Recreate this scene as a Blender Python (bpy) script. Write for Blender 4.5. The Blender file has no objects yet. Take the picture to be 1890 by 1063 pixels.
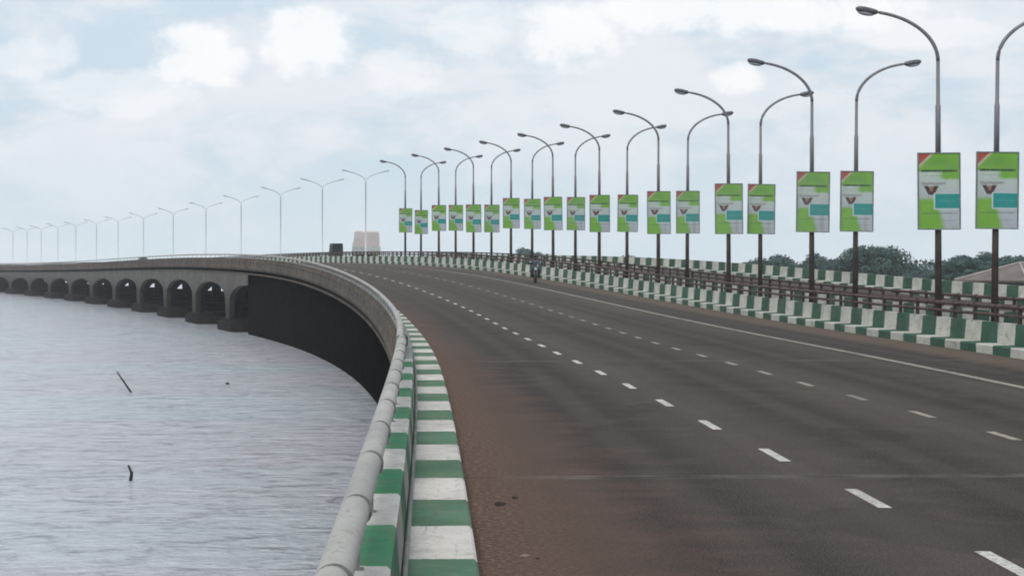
import bpy, bmesh, math, random
from mathutils import Vector, Matrix, noise
R = math.radians
random.seed(7)
sc = bpy.context.scene
COL = sc.collection
F = 3800.0          # focal length in photo pixels (photo 1890 wide)
CH = 2.36           # eye height above the road
HC = 6.85
WATER = CH - HC

# ------------------------------------------------------------------ alignment of the viaduct
SL = [(-1, -142), (.002, -142), (.0060, -158), (.010, -188), (.015, -270), (.020, -330), (.025, -410), (.030, -525),
      (.035, -660), (.040, -790), (.045, -940), (.050, -1060), (.060, -1110), (.070, -1200), (.090, -1360),
      (.12, -1640), (.2, -1950), (9, -1950)]
EL = [(-1, 0), (.019, 0), (.0254, .25), (.0293, .5), (.0344, .95), (.0397, 1.42), (.0433, 1.7), (.050, 1.98), (.060, 2.08),
      (.07, 1.9), (.08, 1.55), (.09, 1.2), (.105, .8), (.14, .2), (.2, 0), (9, 0)]
def lerp(T, z):
    for (a, va), (b, vb) in zip(T, T[1:]):
        if z <= b:
            return va + (vb - va) * (z - a) / (b - a)
    return T[-1][1]
DY = .5
PX, PY, PS = [], [], []
y = -14.0; x = -.85 + 142 / F * (14 + 10); s = 0
while y < 860:
    PX.append(x); PY.append(y); PS.append(s)
    sl = lerp(SL, (y + DY / 2) / F) / F
    x += sl * DY; y += DY; s += math.hypot(DY, sl * DY)
# smoothed elevation
def elev(yy):
    return sum(lerp(EL, (yy + d) / F) for d in (-14, -9, -4, 0, 4, 9, 14)) / 7
PE = [elev(v) for v in PY]
SMAX = PS[-1] - 2
def at(s):
    i = 0
    lo, hi = 0, len(PS) - 2
    while lo < hi:
        m = (lo + hi + 1) // 2
        if PS[m] <= s: lo = m
        else: hi = m - 1
    i = lo
    t = (s - PS[i]) / (PS[i + 1] - PS[i])
    return (PX[i] + t * (PX[i + 1] - PX[i]), PY[i] + t * (PY[i + 1] - PY[i]), PE[i] + t * (PE[i + 1] - PE[i]), i)
def heading(s):
    a = at(max(0, s - 2)); b = at(min(SMAX, s + 2))
    return math.atan2(b[0] - a[0], b[1] - a[1])       # 0 = straight ahead, negative = to the left
def P(s, o=0., h=0.):
    X, Y, E, _ = at(s); hd = heading(s)
    return Vector((X + o * math.cos(hd), Y - o * math.sin(hd), E + h))
def s_of_y(Y):
    lo = 0; hi = SMAX
    for _ in range(40):
        m = (lo + hi) / 2
        if at(m)[1] < Y: lo = m
        else: hi = m
    return lo
def s_ray(px, o):
    """arc length at which the line with offset o crosses a viewing direction"""
    last = None; s = 25
    while s < SMAX:
        p = P(s, o)
        v = p.x / p.y * F + 945 - px
        if last is not None and (v <= 0 < last or v >= 0 > last):
            return s - 1 * (abs(v) / (abs(v) + abs(last)))
        last = v; s += 1
    return None
def srange(a, b):
    out = [a]; s = a
    while s < b:
        s += 1.5 if s < 120 else (3 if s < 320 else 6)
        out.append(min(s, b))
    return out

# ------------------------------------------------------------------ node helpers
class NT:
    def __init__(self, name):
        self.m = bpy.data.materials.new(name); self.m.use_nodes = True
        self.t = self.m.node_tree; self.n = self.t.nodes
        self.b = self.n['Principled BSDF']
        self.out = self.n['Material Output']
    def new(self, k, **kw):
        nd = self.n.new(k)
        for a, v in kw.items(): setattr(nd, a, v)
        return nd
    def put(self, sock, v):
        if isinstance(v, bpy.types.NodeSocket): self.t.links.new(v, sock)
        elif isinstance(v, (tuple, list)):
            sock.default_value = tuple(v) + ((1,) if len(v) == 3 and len(sock.default_value) == 4 else ())
        else: sock.default_value = v
    def math(self, op, a, b=0., c=0., clamp=False):
        nd = self.new('ShaderNodeMath', operation=op); nd.use_clamp = clamp
        self.put(nd.inputs[0], a); self.put(nd.inputs[1], b); self.put(nd.inputs[2], c)
        return nd.outputs[0]
    def mix(self, f, a, b, mode='MIX'):
        nd = self.new('ShaderNodeMix', data_type='RGBA', blend_type=mode)
        self.put(nd.inputs[0], f); self.put(nd.inputs[6], a); self.put(nd.inputs[7], b)
        return nd.outputs[2]
    def coord(self, kind='Object'):
        return self.new('ShaderNodeTexCoord').outputs[kind]
    def uv(self):
        sp = self.new('ShaderNodeSeparateXYZ'); self.put(sp.inputs[0], self.coord('UV'))
        return sp.outputs[0], sp.outputs[1]
    def noise(self, vec, scale, detail=4, rough=.55, stretch=None, dist=0.):
        if stretch:
            mp = self.new('ShaderNodeMapping'); self.put(mp.inputs['Vector'], vec); mp.inputs['Scale'].default_value = stretch
            vec = mp.outputs[0]
        nd = self.new('ShaderNodeTexNoise'); self.put(nd.inputs['Vector'], vec)
        nd.inputs['Scale'].default_value = scale; nd.inputs['Detail'].default_value = detail
        nd.inputs['Roughness'].default_value = rough; nd.inputs['Distortion'].default_value = dist
        return nd.outputs[0]
    def step(self, v, a, b):
        nd = self.new('ShaderNodeMapRange', interpolation_type='SMOOTHSTEP')
        self.put(nd.inputs[0], v); self.put(nd.inputs[1], a); self.put(nd.inputs[2], b)
        nd.inputs[3].default_value = 0; nd.inputs[4].default_value = 1
        return nd.outputs[0]
    def mul(self, *a):
        r = a[0]
        for q in a[1:]: r = self.math('MULTIPLY', r, q)
        return r
    def box(self, v, a, b, e=.006):
        return self.math('MULTIPLY', self.step(v, a - e, a + e), self.math('SUBTRACT', 1., self.step(v, b - e, b + e)))
    def bump(self, h, strength=.3, dist=.02):
        nd = self.new('ShaderNodeBump'); nd.inputs['Strength'].default_value = strength; nd.inputs['Distance'].default_value = dist
        self.put(nd.inputs['Height'], h); self.put(self.b.inputs['Normal'], nd.outputs[0])
    def done(self, col, rough=.8, metal=0., spec=.3):
        self.put(self.b.inputs['Base Color'], col); self.put(self.b.inputs['Roughness'], rough)
        self.b.inputs['Metallic'].default_value = metal; self.b.inputs['Specular IOR Level'].default_value = spec
        return self.m

def simple(name, c1, c2, scale=3., rough=.75, metal=0., bump=.15, stretch=None, spec=.3):
    k = NT(name); co = k.coord()
    f = k.step(k.noise(co, scale, 6, .6, stretch), .35, .65)
    col = k.mix(f, c1, c2)
    if bump: k.bump(k.noise(co, scale * 5, 4), bump, .02)
    return k.done(col, rough, metal, spec)

def striped(name, period, phase, green=(.030, .125, .06), white=(.68, .64, .59), wear=.55):
    k = NT(name); u, v = k.uv(); co = k.coord()
    wob = k.math('MULTIPLY', k.math('SUBTRACT', k.noise(co, 5, 5, .65), .5), .16)
    fr = k.math('FRACT', k.math('DIVIDE', k.math('ADD', k.math('SUBTRACT', u, phase), wob), period))
    g = k.box(fr, .0, .5, .006)
    n1 = k.noise(co, .9, 5, .6); n2 = k.noise(co, 9, 6, .7); n3 = k.noise(co, 40, 3, .6)
    gr = k.mix(k.step(n1, .3, .7), green, tuple(c * 1.45 + .012 for c in green))
    wh = k.mix(k.step(n1, .3, .7), white, tuple(c * .74 for c in white))
    col = k.mix(g, wh, gr)
    chip = k.mul(k.step(n2, .56, .70), wear)
    col = k.mix(chip, col, (.22, .205, .18))
    col = k.mix(k.mul(k.step(n3, .45, .8), .35), col, (.13, .12, .10))
    # road grime along the foot and streaks running down and along
    dirt = k.noise(co, 2.4, 6, .7, (1, .5, 1), .4)
    col = k.mix(k.mul(k.step(dirt, .47, .72), .5), col, (.17, .145, .115))
    scr = k.noise(co, 5, 5, .75, (2.5, .35, 2.5))
    col = k.mix(k.mul(k.step(scr, .58, .68), .45), col, (.09, .08, .07))
    k.bump(n2, .25, .015)
    return k.done(col, .8)

def concrete(name, c1, c2, moss=0., streak=True, tide=False):
    k = NT(name); co = k.coord()
    n1 = k.noise(co, .5, 6, .65); n2 = k.noise(co, 3.2, 7, .7)
    col = k.mix(k.step(n1, .32, .68), c1, c2)
    if streak:
        st = k.noise(co, 1.3, 5, .65, (1.6, 1.6, .12))
        col = k.mix(k.mul(k.step(st, .45, .7), .6), col, tuple(c * .28 for c in c1))
    if tide:      # wet, algae-dark concrete towards the waterline
        sp = k.new('ShaderNodeSeparateXYZ'); k.put(sp.inputs[0], k.new('ShaderNodeNewGeometry').outputs['Position'])
        zz = k.math('ADD', sp.outputs[2], k.math('MULTIPLY', k.math('SUBTRACT', n1, .5), 1.6))
        col = k.mix(k.mul(k.math('SUBTRACT', 1., k.step(zz, WATER + 1.6, WATER + 4.9)), .96), col, (.028, .026, .02))
    if moss:
        col = k.mix(k.mul(k.step(n2, .5, .62), moss), col, (.018, .026, .012))
    k.bump(n2, .4, .03)
    return k.done(col, .9)

# ------------------------------------------------------------------ object helpers
def tag(o, label=None, cat=None, group=None, kind=None):
    if label: o['label'] = label
    if cat: o['category'] = cat
    if group: o['group'] = group
    if kind: o['kind'] = kind
    return o
def link(name, me, mats=None, parent=None):
    o = bpy.data.objects.new(name, me); COL.objects.link(o)
    if mats:
        for m in (mats if isinstance(mats, (list, tuple)) else [mats]): me.materials.append(m)
    if parent: o.parent = parent
    return o
def empty(name, loc=(0, 0, 0), rz=0):
    o = bpy.data.objects.new(name, None); COL.objects.link(o); o.location = loc; o.rotation_euler = (0, 0, rz)
    o.empty_display_size = .2
    return o
def finish(name, bm, mats, parent=None, smooth=False, loc=None):
    me = bpy.data.meshes.new(name)
    bmesh.ops.recalc_face_normals(bm, faces=bm.faces[:])
    bm.to_mesh(me); bm.free()
    if smooth:
        for p in me.polygons: p.use_smooth = True
    o = link(name, me, mats, parent)
    if loc is not None: o.location = loc
    return o
def box(bm, x0, x1, y0, y1, z0, z1, M=None, mi=0, bev=0.):
    vs = [bm.verts.new(v) for v in ((x0, y0, z0), (x1, y0, z0), (x1, y1, z0), (x0, y1, z0), (x0, y0, z1), (x1, y0, z1), (x1, y1, z1), (x0, y1, z1))]
    fs = [bm.faces.new([vs[i] for i in f]) for f in ((0, 3, 2, 1), (4, 5, 6, 7), (0, 1, 5, 4), (1, 2, 6, 5), (2, 3, 7, 6), (3, 0, 4, 7))]
    for f in fs: f.material_index = mi
    if bev:
        es = list({e for f in fs for e in f.edges})
        r = bmesh.ops.bevel(bm, geom=es, offset=bev, segments=2, affect='EDGES')
        vs = list({v for f in r['faces'] for v in f.verts} | {v for v in vs if v.is_valid})
    if M is not None:
        for v in vs:
            if v.is_valid: v.co = M @ v.co
    return vs
def tube(bm, pts, rad, n=10, cap=True, mi=0):
    """tube through pts; rad a number or a list"""
    rings = []; N = len(pts); pts = [Vector(p) for p in pts]
    for i, p in enumerate(pts):
        r = rad[i] if isinstance(rad, (list, tuple)) else rad
        d = (pts[min(i + 1, N - 1)] - pts[max(i - 1, 0)]).normalized()
        up = Vector((0, 0, 1)) if abs(d.z) < .95 else Vector((0, 1, 0))
        a = d.cross(up).normalized(); b = a.cross(d).normalized()
        rings.append([bm.verts.new(p + r * (math.cos(t) * a + math.sin(t) * b)) for t in [2 * math.pi * j / n for j in range(n)]])
    for A, B in zip(rings, rings[1:]):
        for j in range(n):
            f = bm.faces.new((A[j], A[(j + 1) % n], B[(j + 1) % n], B[j])); f.material_index = mi; f.smooth = True
    if cap:
        for q in (rings[0], list(reversed(rings[-1]))):
            f = bm.faces.new(q); f.material_index = mi
def strip(name, prof, s0, s1, mat, parent=None, closed=False, ends=False, u_off=0.):
    """sweep a cross-section [(o,h),...] along the alignment, uv = (metres along, metres across)"""
    bm = bmesh.new(); uvl = bm.loops.layers.uv.new('UVMap')
    pr = list(prof) + ([prof[0]] if closed else [])
    acc = [pr[0][0]]
    for a, b in zip(pr, pr[1:]): acc.append(acc[-1] + math.hypot(b[0] - a[0], b[1] - a[1]))
    S = srange(s0, s1); rows = []
    for s in S:
        row = [bm.verts.new(P(s, o, h)) for o, h in (prof if closed else pr)]
        if closed: row.append(row[0])
        rows.append(row)
    for i in range(len(S) - 1):
        for j in range(len(pr) - 1):
            f = bm.faces.new((rows[i][j], rows[i][j + 1], rows[i + 1][j + 1], rows[i + 1][j]))
            for lp, (ss, vv) in zip(f.loops, ((S[i], acc[j]), (S[i], acc[j + 1]), (S[i + 1], acc[j + 1]), (S[i + 1], acc[j]))):
                lp[uvl].uv = (ss + u_off, vv)
    if ends:
        for r in (rows[0], rows[-1]):
            try: bm.faces.new(r[:-1] if closed else r)
            except Exception: pass
    me = bpy.data.meshes.new(name); bmesh.ops.recalc_face_normals(bm, faces=bm.faces[:]); bm.to_mesh(me); bm.free()
    return link(name, me, mat, parent)
def railpipe(name, o, h, r, s0, s1, mat, parent, n=12):
    bm = bmesh.new(); tube(bm, [P(s, o, h) for s in srange(s0, s1)], r, n)
    return finish(name, bm, mat, parent, smooth=False)
ORD = ['first', 'second', 'third', 'fourth', 'fifth', 'sixth', 'seventh', 'eighth', 'ninth', 'tenth', 'eleventh', 'twelfth', 'thirteenth', 'fourteenth', 'fifteenth', 'sixteenth']

# ------------------------------------------------------------------ materials
def road_material(name, sandy):
    k = NT(name); u, v = k.uv(); co = k.coord()
    big = k.noise(co, .09, 5, .6, (1, .35, 1)); mid = k.noise(co, 1.1, 5, .6); fine = k.noise(co, 60, 3, .7); gr = k.noise(co, 18, 4, .7)
    base = k.mix(k.step(big, .3, .7), (.046, .036, .031), (.077, .061, .052))
    # polished wheel tracks and oil-dark lane centres along the lanes
    ph = k.math('DIVIDE', k.math('SUBTRACT', v, k.math('ADD', 1.2, k.math('MULTIPLY', k.step(u, 60, 5), .35))), 3.25)
    wav = k.math('COSINE', k.math('MULTIPLY', ph, 2 * math.pi))
    tr = k.math('MULTIPLY', k.step(wav, .55, -.8), k.math('ADD', .35, k.math('MULTIPLY', big, .8)))
    base = k.mix(k.mul(tr, .8), base, (.018, .0148, .0135))
    wav2 = k.math('COSINE', k.math('MULTIPLY', ph, 4 * math.pi))
    base = k.mix(k.mul(k.step(wav2, .3, 1.), .16), base, (.14, .118, .10))
    base = k.mix(k.mul(k.step(mid, .45, .75), .35), base, (.10, .084, .075))
    base = k.mix(k.mul(k.step(fine, .50, .62), .42), base, (.24, .21, .19))
    base = k.mix(k.mul(k.step(k.noise(co, 24, 4, .75), .50, .62), .38), base, (.014, .012, .011))
    patch = k.noise(co, .35, 3, .5, (1, .5, 1), 1.2)
    base = k.mix(k.mul(k.step(patch, .60, .63), .22), base, (.02, .018, .017))
    base = k.mix(k.mul(k.step(fine, .5, .25), .3), base, (.02, .018, .018))
    # paler further along the road
    base = k.mix(k.mul(k.step(u, 40, 190), .6), base, (.098, .085, .075))
    if sandy:
        reach = k.math('ADD', 3.7, k.math('MULTIPLY', k.math('SUBTRACT', mid, .5), 5.))
        reach = k.math('SUBTRACT', reach, k.math('MULTIPLY', k.step(u, 20, 75), 1.6))
        sand = k.math('SUBTRACT', 1., k.step(v, .7, reach))
        sand = k.mul(sand, k.math('SUBTRACT', 1., k.mul(k.step(u, 60, 170), .85)))
        base = k.mix(k.mul(sand, .85), base, k.mix(k.step(gr, .3, .75), (.088, .050, .037), (.155, .094, .068)))
        grit = k.mul(k.step(gr, .50, .64), k.math('SUBTRACT', 1., k.step(v, .3, 1.7)), k.math('SUBTRACT', 1., k.step(u, 35, 120)))
        base = k.mix(k.mul(grit, .65), base, (.34, .26, .185))
        rs = k.math('MULTIPLY', k.step(k.math('ADD', v, k.math('MULTIPLY', k.math('SUBTRACT', mid, .5), 1.2)), 12.9, 13.9), .6)
        base = k.mix(rs, base, (.15, .115, .09))
    # joints over the piers
    fj = k.math('ABSOLUTE', k.math('SUBTRACT', k.math('FRACT', k.math('DIVIDE', k.math('SUBTRACT', u, JOFF - 12.8), 25.6)), .5))
    d = k.math('MULTIPLY', fj, 25.6)
    jn = k.math('SUBTRACT', 1., k.step(k.math('ADD', d, k.math('MULTIPLY', k.math('SUBTRACT', mid, .5), .3)), .05, .22))
    base = k.mix(k.mul(jn, k.step(k.noise(co, .8, 4), .38, .62), .5), base, (.24, .21, .185))
    base = k.mix(k.math('SUBTRACT', 1., k.step(d, .01, .03)), base, (.02, .018, .016))
    k.bump(fine, .6, .012)
    return k.done(base, .9, 0, .08)
JOFF = s_of_y(22.3)
M_road = road_material('asphalt', True)
M_road2 = road_material('asphalt_far_side', False)
def paint():
    k = NT('road_paint'); co = k.coord(); u, v = k.uv()
    n = k.noise(co, 14, 6, .75); b = k.noise(co, .7, 3)
    col = k.mix(k.mul(k.step(n, .44, .62), .7), (.62, .59, .55), (.12, .10, .09))
    col = k.mix(k.mul(k.step(b, .45, .7), .3), col, (.12, .1, .09))
    return k.done(col, .7)
M_paint = paint()
def paint_old():
    k = NT('faded_road_paint'); co = k.coord()
    n = k.noise(co, 6, 6, .75); b = k.noise(co, .4, 4)
    col = k.mix(k.step(n, .35, .72), (.37, .325, .26), (.13, .11, .092))
    col = k.mix(k.mul(k.step(b, .5, .7), .5), col, (.1, .09, .08))
    return k.done(col, .75)
M_paint2 = paint_old()
M_wallface = concrete('parapet_concrete', (.27, .27, .25), (.19, .19, .18))
M_fascia = concrete('stained_fascia_concrete', (.15, .115, .092), (.075, .055, .044), moss=.9)
M_soffit_shade = simple('shade_painted_soffit', (.008, .0075, .007), (.014, .013, .012), 1.2, 1., 0, .15, None, 0)  # near-black base colour carries the shade under the deck
M_pier = concrete('pier_concrete', (.165, .15, .132), (.105, .095, .083), moss=.45, tide=True)
M_pierdark = simple('shade_painted_pier', (.008, .0075, .007), (.014, .013, .012), .8, 1., 0, .15, None, 0)  # under-deck shade painted into the pier colour
M_median = concrete('median_concrete', (.17, .15, .13), (.11, .10, .09), moss=.3)
M_pipe = None
def galv():
    k = NT('grey_painted_pipe'); co = k.coord()
    n1 = k.noise(co, 1.6, 5, .65, (1, .4, 1)); n2 = k.noise(co, 14, 6, .7); 
    col = k.mix(k.step(n1, .3, .7), (.43, .41, .375), (.30, .29, .27))
    col = k.mix(k.mul(k.step(n2, .52, .66), .6), col, (.16, .125, .10))
    col = k.mix(k.mul(k.step(k.noise(co, 60, 3), .55, .7), .35), col, (.09, .08, .075))
    k.bump(n2, .25, .01)
    return k.done(col, .6, 0, .4)
M_pipe = galv()
M_collar = simple('dark_collar_metal', (.17, .165, .16), (.26, .25, .24), 9, .6, .3)
M_rust = simple('rusty_rail_paint', (.055, .036, .030), (.115, .08, .068), 3.2, .8, 0, .2)
M_pole = simple('grey_lamp_pole', (.17, .17, .185), (.24, .24, .25), 2.2, .55, .35, .05, (3, 3, .6))
M_polelow = simple('brown_pole_base_paint', (.045, .034, .03), (.085, .065, .058), 3, .7, .1, .1)
M_head = simple('lamp_head_casting', (.10, .10, .115), (.16, .16, .18), 4, .5, .3, .05)
M_lens = simple('lamp_lens', (.34, .36, .38), (.42, .44, .46), 4, .25, 0, 0)
M_boardback = simple('sign_board_metal', (.28, .29, .31), (.36, .37, .39), 3, .5, .4, 0)

def poster():
    k = NT('poster_print'); u, v = k.uv(); co = k.coord()
    n = k.noise(co, 5, 4); nn = k.noise(co, 2.2, 3)
    w = k.math('MULTIPLY', k.math('SUBTRACT', n, .5), .05)
    vv = k.math('ADD', v, w); uu = k.math('ADD', u, w)
    green = k.mix(nn, (.13, .37, .035), (.25, .50, .07))
    dgreen = (.07, .27, .05)
    col = k.mix(k.step(v, .2, .8), (.47, .51, .56), (.50, .60, .54))
    # top field, right shoulder and lower left corner in green
    col = k.mix(k.step(vv, .745, .77), col, green)
    col = k.mix(k.mul(k.step(vv, .63, .68), k.step(uu, .46, .62)), col, green)
    col = k.mix(k.mul(k.math('SUBTRACT', 1., k.step(vv, .36, .44)), k.math('SUBTRACT', 1., k.step(k.math('ADD', uu, k.math('MULTIPLY', vv, .6)), 0.56, .74))), col, green)
    col = k.mix(k.mul(k.box(u, .3, .7, .2), k.box(v, .84, .95, .05), .5), col, dgreen)
    # red ribbon across the top left corner
    dg = k.math('ADD', u, k.math('MULTIPLY', k.math('SUBTRACT', 1., v), 1.9))
    col = k.mix(k.math('SUBTRACT', 1., k.step(dg, .36, .40)), col, (.55, .5, .35))
    col = k.mix(k.math('SUBTRACT', 1., k.step(dg, .28, .33)), col, (.42, .075, .06))
    # a dark headline and smaller lines beneath it
    br = k.step(k.noise(co, 11, 2, .5, (1, 1, .1)), .36, .44)
    col = k.mix(k.mul(k.box(v, .755, .785, .008), k.box(u, .07, .94), k.math('ADD', .45, k.mul(br, .55))), col, (.03, .08, .03))
    col = k.mix(k.mul(k.box(v, .700, .712), k.box(u, .1, .6), .35), col, (.2, .24, .2))
    # brown swooping mark with a V beneath
    col = k.mix(k.mul(k.box(vv, .585, .615, .012), k.box(u, .08, .66, .05), .65), col, (.20, .16, .17))
    dv = k.math('ABSOLUTE', k.math('SUBTRACT', k.math('ABSOLUTE', k.math('SUBTRACT', u, .31)), k.math('MULTIPLY', k.math('SUBTRACT', v, .44), .95)))
    col = k.mix(k.mul(k.math('SUBTRACT', 1., k.step(dv, .045, .075)), k.box(v, .45, .57, .01)), col, (.07, .03, .035))
    col = k.mix(k.mul(k.box(u, .28, .35, .02), k.box(v, .5, .57, .01)), col, (.32, .18, .12))
    # teal panel with pale rim
    col = k.mix(k.mul(k.box(u, .37, 1., .01), k.box(v, .255, .475, .008)), col, (.60, .68, .70))
    col = k.mix(k.mul(k.box(u, .40, 1., .012), k.box(v, .27, .465, .01)), col, (.015, .29, .27))
    col = k.mix(k.mul(k.box(u, .47, .9, .02), k.box(v, .355, .385, .01), .3), col, (.10, .38, .38))
    # footer lines
    col = k.mix(k.mul(k.box(v, .198, .216, .006), k.box(u, .08, .93), .5), col, (.07, .13, .09))
    col = k.mix(k.mul(k.box(v, .10, .115, .006), k.box(u, .5, .92), .3), col, (.2, .2, .25))
    col = k.mix(k.mul(k.step(k.noise(co, 3, 5, .7), .45, .75), .28), col, (.25, .25, .23))
    oi = k.new('ShaderNodeObjectInfo').outputs['Random']
    col = k.mix(k.math('MULTIPLY', oi, .12), col, (.42, .45, .43))
    col = k.mix(k.mul(k.step(k.noise(co, 1.4, 4, .6, (3, 1, .4)), .5, .7), oi, .35), col, (.16, .17, .15))
    k.bump(k.noise(co, 1.6, 2, .5, (2.2, 1, .8)), .35, .05)
    return k.done(col, .5, 0, .3)
M_poster = poster()
M_posterframe = simple('poster_frame_paint', (.16, .18, .18), (.26, .28, .28), 4, .5, .2, 0)

# ------------------------------------------------------------------ setting: water, land, roads
def water():
    k = NT('lagoon_water'); co = k.coord()
    a = k.noise(co, .42, 4, .6, (.7, 1.6, 1), .6); b = k.noise(co, 2.6, 5, .7, (.8, 1.3, 1), .5); c = k.noise(co, .03, 4, .6, (1, 2.4, 1))
    e = k.noise(co, .75, 4, .65, (.8, 1.2, 1), .9)
    h = k.math('ADD', k.math('ADD', a, k.math('MULTIPLY', e, .6)), k.math('MULTIPLY', b, .35))
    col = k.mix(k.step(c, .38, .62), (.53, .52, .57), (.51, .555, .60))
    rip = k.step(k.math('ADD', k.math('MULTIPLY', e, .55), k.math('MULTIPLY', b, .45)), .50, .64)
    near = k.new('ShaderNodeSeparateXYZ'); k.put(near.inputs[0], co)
    col = k.mix(k.mul(rip, .85), col, (.15, .148, .165))  # ripple darks and lights painted into the water colour
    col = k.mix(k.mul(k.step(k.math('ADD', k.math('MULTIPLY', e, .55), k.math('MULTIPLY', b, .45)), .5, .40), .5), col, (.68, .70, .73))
    k.bump(h, .9, .36)
    m = k.done(col, .12, 0, .6)
    k.b.inputs['IOR'].default_value = 1.33
    return m
bm = bmesh.new()
W = [(-3500, -200), (3500, -200), (3500, 6500), (-3500, 6500)]
bm.faces.new([bm.verts.new((a, b, WATER)) for a, b in W])
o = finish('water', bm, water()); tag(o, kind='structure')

bm = bmesh.new()
outline = [(54, 150), (47, 185), (44, 215), (38, 280), (26, 350), (6, 440), (-14, 540), (-20, 640), (4, 760), (60, 880), (300, 1000), (1100, 1200), (1400, 150)]
top = [bm.verts.new((a, b, WATER + .75 + .1 * math.sin(a))) for a, b in outline]
bot = [bm.verts.new((a - 4, b - 3, WATER - .6)) for a, b in outline]
bm.faces.new(top)
for i in range(len(outline)):
    j = (i + 1) % len(outline); bm.faces.new((top[i], top[j], bot[j], bot[i]))
M_land = simple('scrubby_ground', (.075, .085, .035), (.14, .115, .07), .2, .95)
tag(finish('ground', bm, M_land), kind='structure')

S0, S1 = 0., SMAX - 4
tag(strip('road', [(.80, 0), (2, 0), (5, 0), (8, 0), (11, 0), (14.79, 0)], S0, S1, M_road), kind='structure')
tag(strip('road', [(19.71, 0), (25, 0), (30.29, 0)], S0, S1, M_road2), kind='structure')
tag(strip('median_ground', [(15.61, .05), (18.89, .05)], S0, S1, M_median), kind='structure')
# lane markings: sheets 5 mm above the asphalt
T1 = [(-1, 5.), (.002, 5.), (.0042, 4.9), (.0072, 4.5), (.0113, 4.15), (.0135, 4.), (.018, 3.95), (.023, 4.1), (.04, 4.25), (9, 4.3)]
T2 = [(-1, 8.35), (.003, 8.3), (.0072, 8.15), (.0092, 7.8), (.0103, 7.65), (.0145, 7.35), (.0193, 7.5), (.03, 7.8), (9, 7.9)]
def dashes(name, tab, first, period, length, w, mat, smax):
    bm = bmesh.new(); s = first
    tf = (lambda q: lerp(tab, q / F)) if isinstance(tab, list) else (lambda q: tab)
    while s < smax:
        if s > 1:
            o = tf(at(s)[1])
            q = [P(s, o - w / 2, .005), P(s, o + w / 2, .005), P(s + length, o + w / 2, .005), P(s + length, o - w / 2, .005)]
            bm.faces.new([bm.verts.new(v) for v in q])
        s += period
    return tag(finish(name, bm, mat), kind='structure')
s1 = s_of_y(20.2)
dashes('lane_marking', T1, s1 - .8 - 4.54 * 7, 4.54, 1.62, .13, M_paint, 300)
s2 = s_of_y(27.3)
dashes('lane_marking', T2, s2 - .7 - 3.85 * 10, 3.85, 1.35, .13, M_paint2, 300)
dashes('lane_marking', 23.4, 3, 4.5, 1.6, .15, M_paint2, 300)
dashes('lane_marking', 26.9, 3, 4.5, 1.6, .15, M_paint2, 300)
tag(strip('edge_line', [(11.42, .005), (11.60, .005)], S0, S1, M_paint2), kind='structure')

# ------------------------------------------------------------------ the viaduct under the road
via = empty('viaduct', P(0, 0, 0))
tag(via, 'long curving concrete viaduct on arched piers carrying the road over the water', 'bridge')
def under(o):      # keep world placement under a moved empty
    o.matrix_parent_inverse = Matrix.Translation(via.location).inverted(); return o
def sv(name, prof, mat, closed=False):
    return under(strip(name, prof, S0, S1, mat, via, closed))
sv('edge_beam', [(.10, .05), (-.13, .05), (-.13, -.18), (-.19, -.22), (-.19, -.36), (-.13, -.40), (-.13, -.50), (.42, -.50)], M_fascia)
sv('cornice', [(.42, -.76), (-.06, -.76), (-.06, -.88), (.30, -.88)], M_fascia)
sv('deck', [(.42, -.50), (.42, -.80), (.9, -.62), (7, -.62), (15.2, -.62), (15.3, -1.05), (15.9, -1.05), (19.0, -.62), (25, -.62), (30.4, -.62)], M_soffit_shade)
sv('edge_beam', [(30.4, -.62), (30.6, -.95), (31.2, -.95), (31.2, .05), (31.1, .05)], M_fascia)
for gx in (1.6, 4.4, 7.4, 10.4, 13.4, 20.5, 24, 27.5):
    sv('girder', [(gx - .2, -.6), (gx - .2, -1.25), (gx + .2, -1.25), (gx + .2, -.6)], M_soffit_shade)

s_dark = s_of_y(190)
under(strip('shade_sheet', [(.45, -.9), (.45, -9)], S0, s_dark, M_soffit_shade, via))  # added near-black sheets standing in for the shade below the near deck
under(strip('shade_sheet', [(15.0, -.9), (15.0, -9)], S0, s_dark, M_soffit_shade, via))
S_FIRST = JOFF - 25.6 + 1.2
def arcade(o0, o1, name='arch_girder'):
    # longitudinal edge girder with a flat elliptical arch in every span
    bm = bmesh.new(); prev = None; s = s_dark - 3
    while s < S1 - 3:
        ph = ((s - S_FIRST) / 25.6) % 1.0; d = min(ph, 1 - ph) * 25.6
        if d < 1.2: z = -9
        else:
            q = (d - 1.2) / (12.8 - 1.2); z = -3.75 + 1.85 * max(0., 1 - (1 - q) ** 2.2) ** .5
        row = [bm.verts.new(P(s, o, h)) for o, h in ((o0, -.88), (o0, z), (o1, z), (o1, -.88))]
        if prev:
            for j in range(3): bm.faces.new((prev[j], prev[j + 1], row[j + 1], row[j]))
        prev = row; s += .25 if 1.2 < d < 4 else .7
    return under(finish(name, bm, M_pier, via))
arcade(.0, .5); arcade(30.5, 31.0)
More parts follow.
